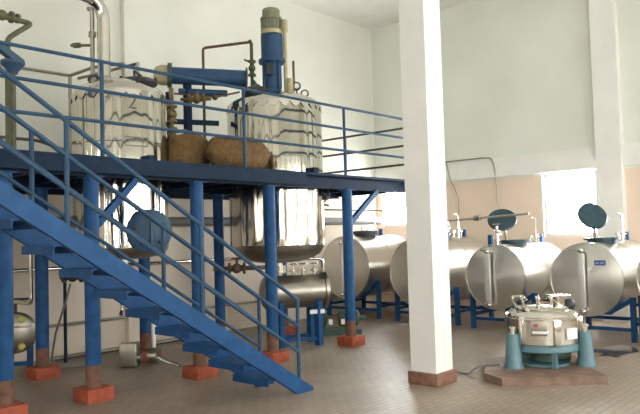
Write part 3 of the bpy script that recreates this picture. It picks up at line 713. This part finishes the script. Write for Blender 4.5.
horizontal_tank('horizontal stainless tank with open lid and a small blue name plate on its end disc', 9.90, 3.75, .89, .525, 1.75, .02,
                lid=((10.28, 3.76, 1.80), (-.58, -.60, .50), .22), plate=True, valves=(), vents=(.95,))
horizontal_tank('horizontal stainless tank cut off by the right edge of the picture', 9.80, 2.46, .93, .56, 1.75, .05, valves=(), vents=(.9,))
# small inlet pipe over tanks
tag(MB().tube(rounded([(10.55, 6.9, 1.55), (10.55, 6.9, 1.80), (10.12, 6.17, 1.824), (10.12, 4.68, 1.882)], .08), .018, 8).cyl((10.12, 5.63, 1.845), (10.12, 5.52, 1.849), .043, 12).build('overhead_pipe', 'steeldull'), 'thin grey pipe with a coupling crossing in front of the open dark lid', 'pipe')
# wall cables and conduit
pipe('hanging_cable', 'grey cable looping along the band beam of the right wall and down', [(XR - .13, 7.62, 3.10), (XR - .13, 6.6, 3.10), (XR - .09, 6.45, 3.08), (XR - .09, 6.40, 2.95), (XR - .04, 6.38, 2.6), (XR - .03, 6.36, 1.95)], .014, 'steeldull', cat='cable')
pipe('hanging_cable', 'thin grey wavy cable hanging on the right wall beside the pillar', [(XR - .09, 7.48, 3.1), (XR - .09, 7.44, 2.9), (XR - .09, 7.40, 2.72), (XR - .03, 7.36, 2.60), (XR - .02, 7.26, 2.35), (XR - .02, 7.27, 2.0)], .012, 'steeldull', cat='cable')

# ------------------------------------------------------------------ centrifuge
sb = MB().prism([(6.72, 3.69), (6.56, 3.40), (7.27, 2.575), (7.64, 2.90), (8.40, 3.40), (7.55, 4.12)], 0, .085).build('concrete_slab', 'slab')
tag(sb, 'low brown concrete slab under the basket centrifuge', 'slab')
cx, cy, z0 = 7.62, 3.42, .085
ce = thing('basket_centrifuge', 'round stainless basket centrifuge with teal pedestals on a low brown slab', 'centrifuge', (cx, cy, z0))
q = MB(); q.lathe([(.0, .245), (.385, .245), (.41, .26), (.41, .315), (.40, .33), (0, .33)], (cx, cy, 0), seg=64)
q.build('base_ring', 'teal', ce)
q = MB(); q.lathe([(.0, .331), (.40, .331), (.415, .345), (.415, .60), (.42, .605), (.42, .625), (.405, .635)], (cx, cy, 0), seg=72); q.build('drum', 'steelplain', ce)
q = MB(); q.lathe([(.41, .626), (.41, .648), (.39, .672), (.33, .70), (.30, .705), (.30, .725), (.28, .735), (0, .75)], (cx, cy, 0), seg=64); ld = q.build('drum_lid', 'steelplain', ce)
CAMD = V((-.745, -.667, 0))
for off, an in ((-.22, .9), (-.05, .3), (.10, 1.2)):
    p = V((cx, cy, .74)) + RT * off + CAMD * .05; e = V((math.cos(an), math.sin(an), 0))
    q = MB(); q.cyl(p, p + V((0, 0, .09)), .022, 10); q.cyl(p + V((0, 0, .09)) - e * .09, p + V((0, 0, .09)) + e * .09, .014, 8); q.ball(p + V((0, 0, .09)), .032, seg=10); q.build('lid_clamp', 'steelplain', ld)
q = MB(); p = V((cx, cy, .75)) - RT * .28; q.tube([p + V((0, 0, -.03)), p + V((-.03, .05, .10))], .02, 8); q.tube([p + V((-.03, .05, .10)), p + RT * .14 + V((-.02, .05, .11))], .012, 8); q.build('lid_lever', 'steelplain', ld)
p = V((cx, cy, .70)) + RT * .24 - CAMD * .1; q = MB(); q.cyl(p, p + V((0, 0, .14)), .07, 16); q.box(p + V((0, 0, .145)), (.24, .16, .02), rz=A, bevel=.004); q.build('feed_port', 'steelplain', ld)
# window / plates / housings round the drum
def on_drum(a_deg, z, w, h, d, m, name, r=.417):
    a = math.radians(a_deg); u = V((math.cos(a), math.sin(a), 0)); return MB().box(V((cx, cy, z)) + u * (r + d / 2 - .004), (d, w, h), rz=a, bevel=.003).build(name, m, ce)
base_a = math.degrees(math.atan2(CAMD.y, CAMD.x))
pn = on_drum(base_a - 22, .53, .17, .16, .02, 'steeldull', 'control_panel')
on_drum(base_a - 26, .565, .05, .035, .026, 'redmark', 'warning_label')
on_drum(base_a - 20, .487, .17, .03, .026, 'whiteplastic', 'label_strip')
on_drum(base_a + 30, .46, .16, .12, .02, 'whiteplastic', 'name_plate')
on_drum(base_a - 48, .48, .05, .27, .03, 'steelplain', 'hinge_bracket'); on_drum(base_a + 4, .48, .07, .28, .04, 'steelplain', 'latch_bracket'); on_drum(base_a + 62, .55, .09, .16, .04, 'steelplain', 'hinge_bracket')
for k, ang in enumerate((161.8, 41.8, -78.2)):
    a = math.radians(ang); u = V((math.cos(a), math.sin(a), 0)); p = V((cx, cy, 0)) + u * .47
    q = MB(); q.lathe([(0, z0), (.112, z0), (.108, z0 + .03), (.092, z0 + .07), (.068, .44), (.065, .46), (0, .465)], p, seg=28); q = q.build('pedestal', 'teal', ce)
    MB().cyl(p + V((0, 0, .46)), p + V((0, 0, .54)), .03, 14).build('suspension_rod', 'steelplain', q)
    MB().cyl(p + V((0, 0, .52)), p + V((0, 0, .545)), .045, 14).build('cap_nut', 'steelplain', q)
    MB().bar(p + V((0, 0, .29)), p - u * .1 + V((0, 0, .29)), .09, .10).build('hanger_arm', 'teal', q)
q = MB(); p = V((cx, cy, 0)) + CAMD * .40; q.bar(p + V((0, 0, .09)), p + V((0, 0, .25)), .05, .05, up=(1, 0, 0)); q.build('drain_leg', 'teal', ce)
q = MB(); q.cyl((cx, cy, .12), (cx, cy, .245), .15, 24); q.cyl(V((cx, cy, .17)) , V((cx, cy, .17)) + RT * .30, .07, 16); q.build('drive_housing', 'green', ce)
q = MB(); q.lathe([(.30, z0), (.30, z0 + .025), (.0, z0 + .025)], (cx, cy, 0), seg=40); q.build('base_plate', 'teal', ce)
q = MB(); p = V((cx, cy, .66)) + RT * .40 - CAMD * .22; q.cyl(p - V((0, 0, .35)), p + V((0, 0, .03)), .06, 14); q.ball(p + V((0, 0, .06)), .075, seg=14); q.build('drive_motor', 'dark', ce)
pipe('power_cable', 'thin dark cable lying on the floor from pillar to centrifuge slab', [(6.62, 4.42, .012), (6.85, 4.35, .012), (6.92, 4.15, .012), (6.90, 3.98, .012), (6.94, 3.96, .05), (7.02, 3.90, .097), (7.2, 3.75, .097)], .010, 'cable', cat='cable', seg=8)

random.seed(9)
pts = [(9.25 + .50 * math.cos(a) * (1 + .18 * math.sin(3 * a + 1) + .08 * math.sin(7 * a)), 3.20 + .30 * math.sin(a) * (1 + .2 * math.sin(2 * a + 2) + .1 * math.cos(5 * a))) for a in [2 * PI * k / 48 for k in range(48)]]
tag(MB().prism(pts, 0.0005, .003).build('water_puddle', 'water'), 'dark wet puddle on the tiles in front of the tank with the blue name plate', 'puddle')

# ------------------------------------------------------------------ camera, light, view
f, pi_, ro, ya = 682.2, *[math.radians(a) for a in (2.5716, -1.6308, 41.7985)]
fw = V((math.cos(ya) * math.cos(pi_), math.sin(ya) * math.cos(pi_), math.sin(pi_)))
rt = V((math.sin(ya), -math.cos(ya), 0)); up = rt.cross(fw)
r_ = rt * math.cos(ro) + up * math.sin(ro); u_ = -rt * math.sin(ro) + up * math.cos(ro)
cam = bpy.data.cameras.new('camera'); co = bpy.data.objects.new('camera', cam); COL.objects.link(co)
cam.sensor_fit = 'HORIZONTAL'; cam.sensor_width = 36; cam.lens = f / 640 * 36; cam.clip_start = .05
mw = Matrix((r_, u_, -fw)).transposed().to_4x4(); mw.translation = V((0, 0, 1.6)); co.matrix_world = mw
SC.camera = co
w = bpy.data.worlds.new('world'); SC.world = w; w.use_nodes = True
w.node_tree.nodes['Background'].inputs[0].default_value = (.8, .9, 1, 1); w.node_tree.nodes['Background'].inputs[1].default_value = .6
SC.view_settings.view_transform = 'Standard'; SC.view_settings.look = 'None'; SC.view_settings.gamma = 1; SC.view_settings.use_curve_mapping = False
SC.view_settings.exposure = 0.28
SC.cycles.max_bounces = 10; SC.cycles.diffuse_bounces = 6; SC.cycles.glossy_bounces = 6
SC.cycles.use_denoising = True; SC.cycles.sample_clamp_indirect = 8
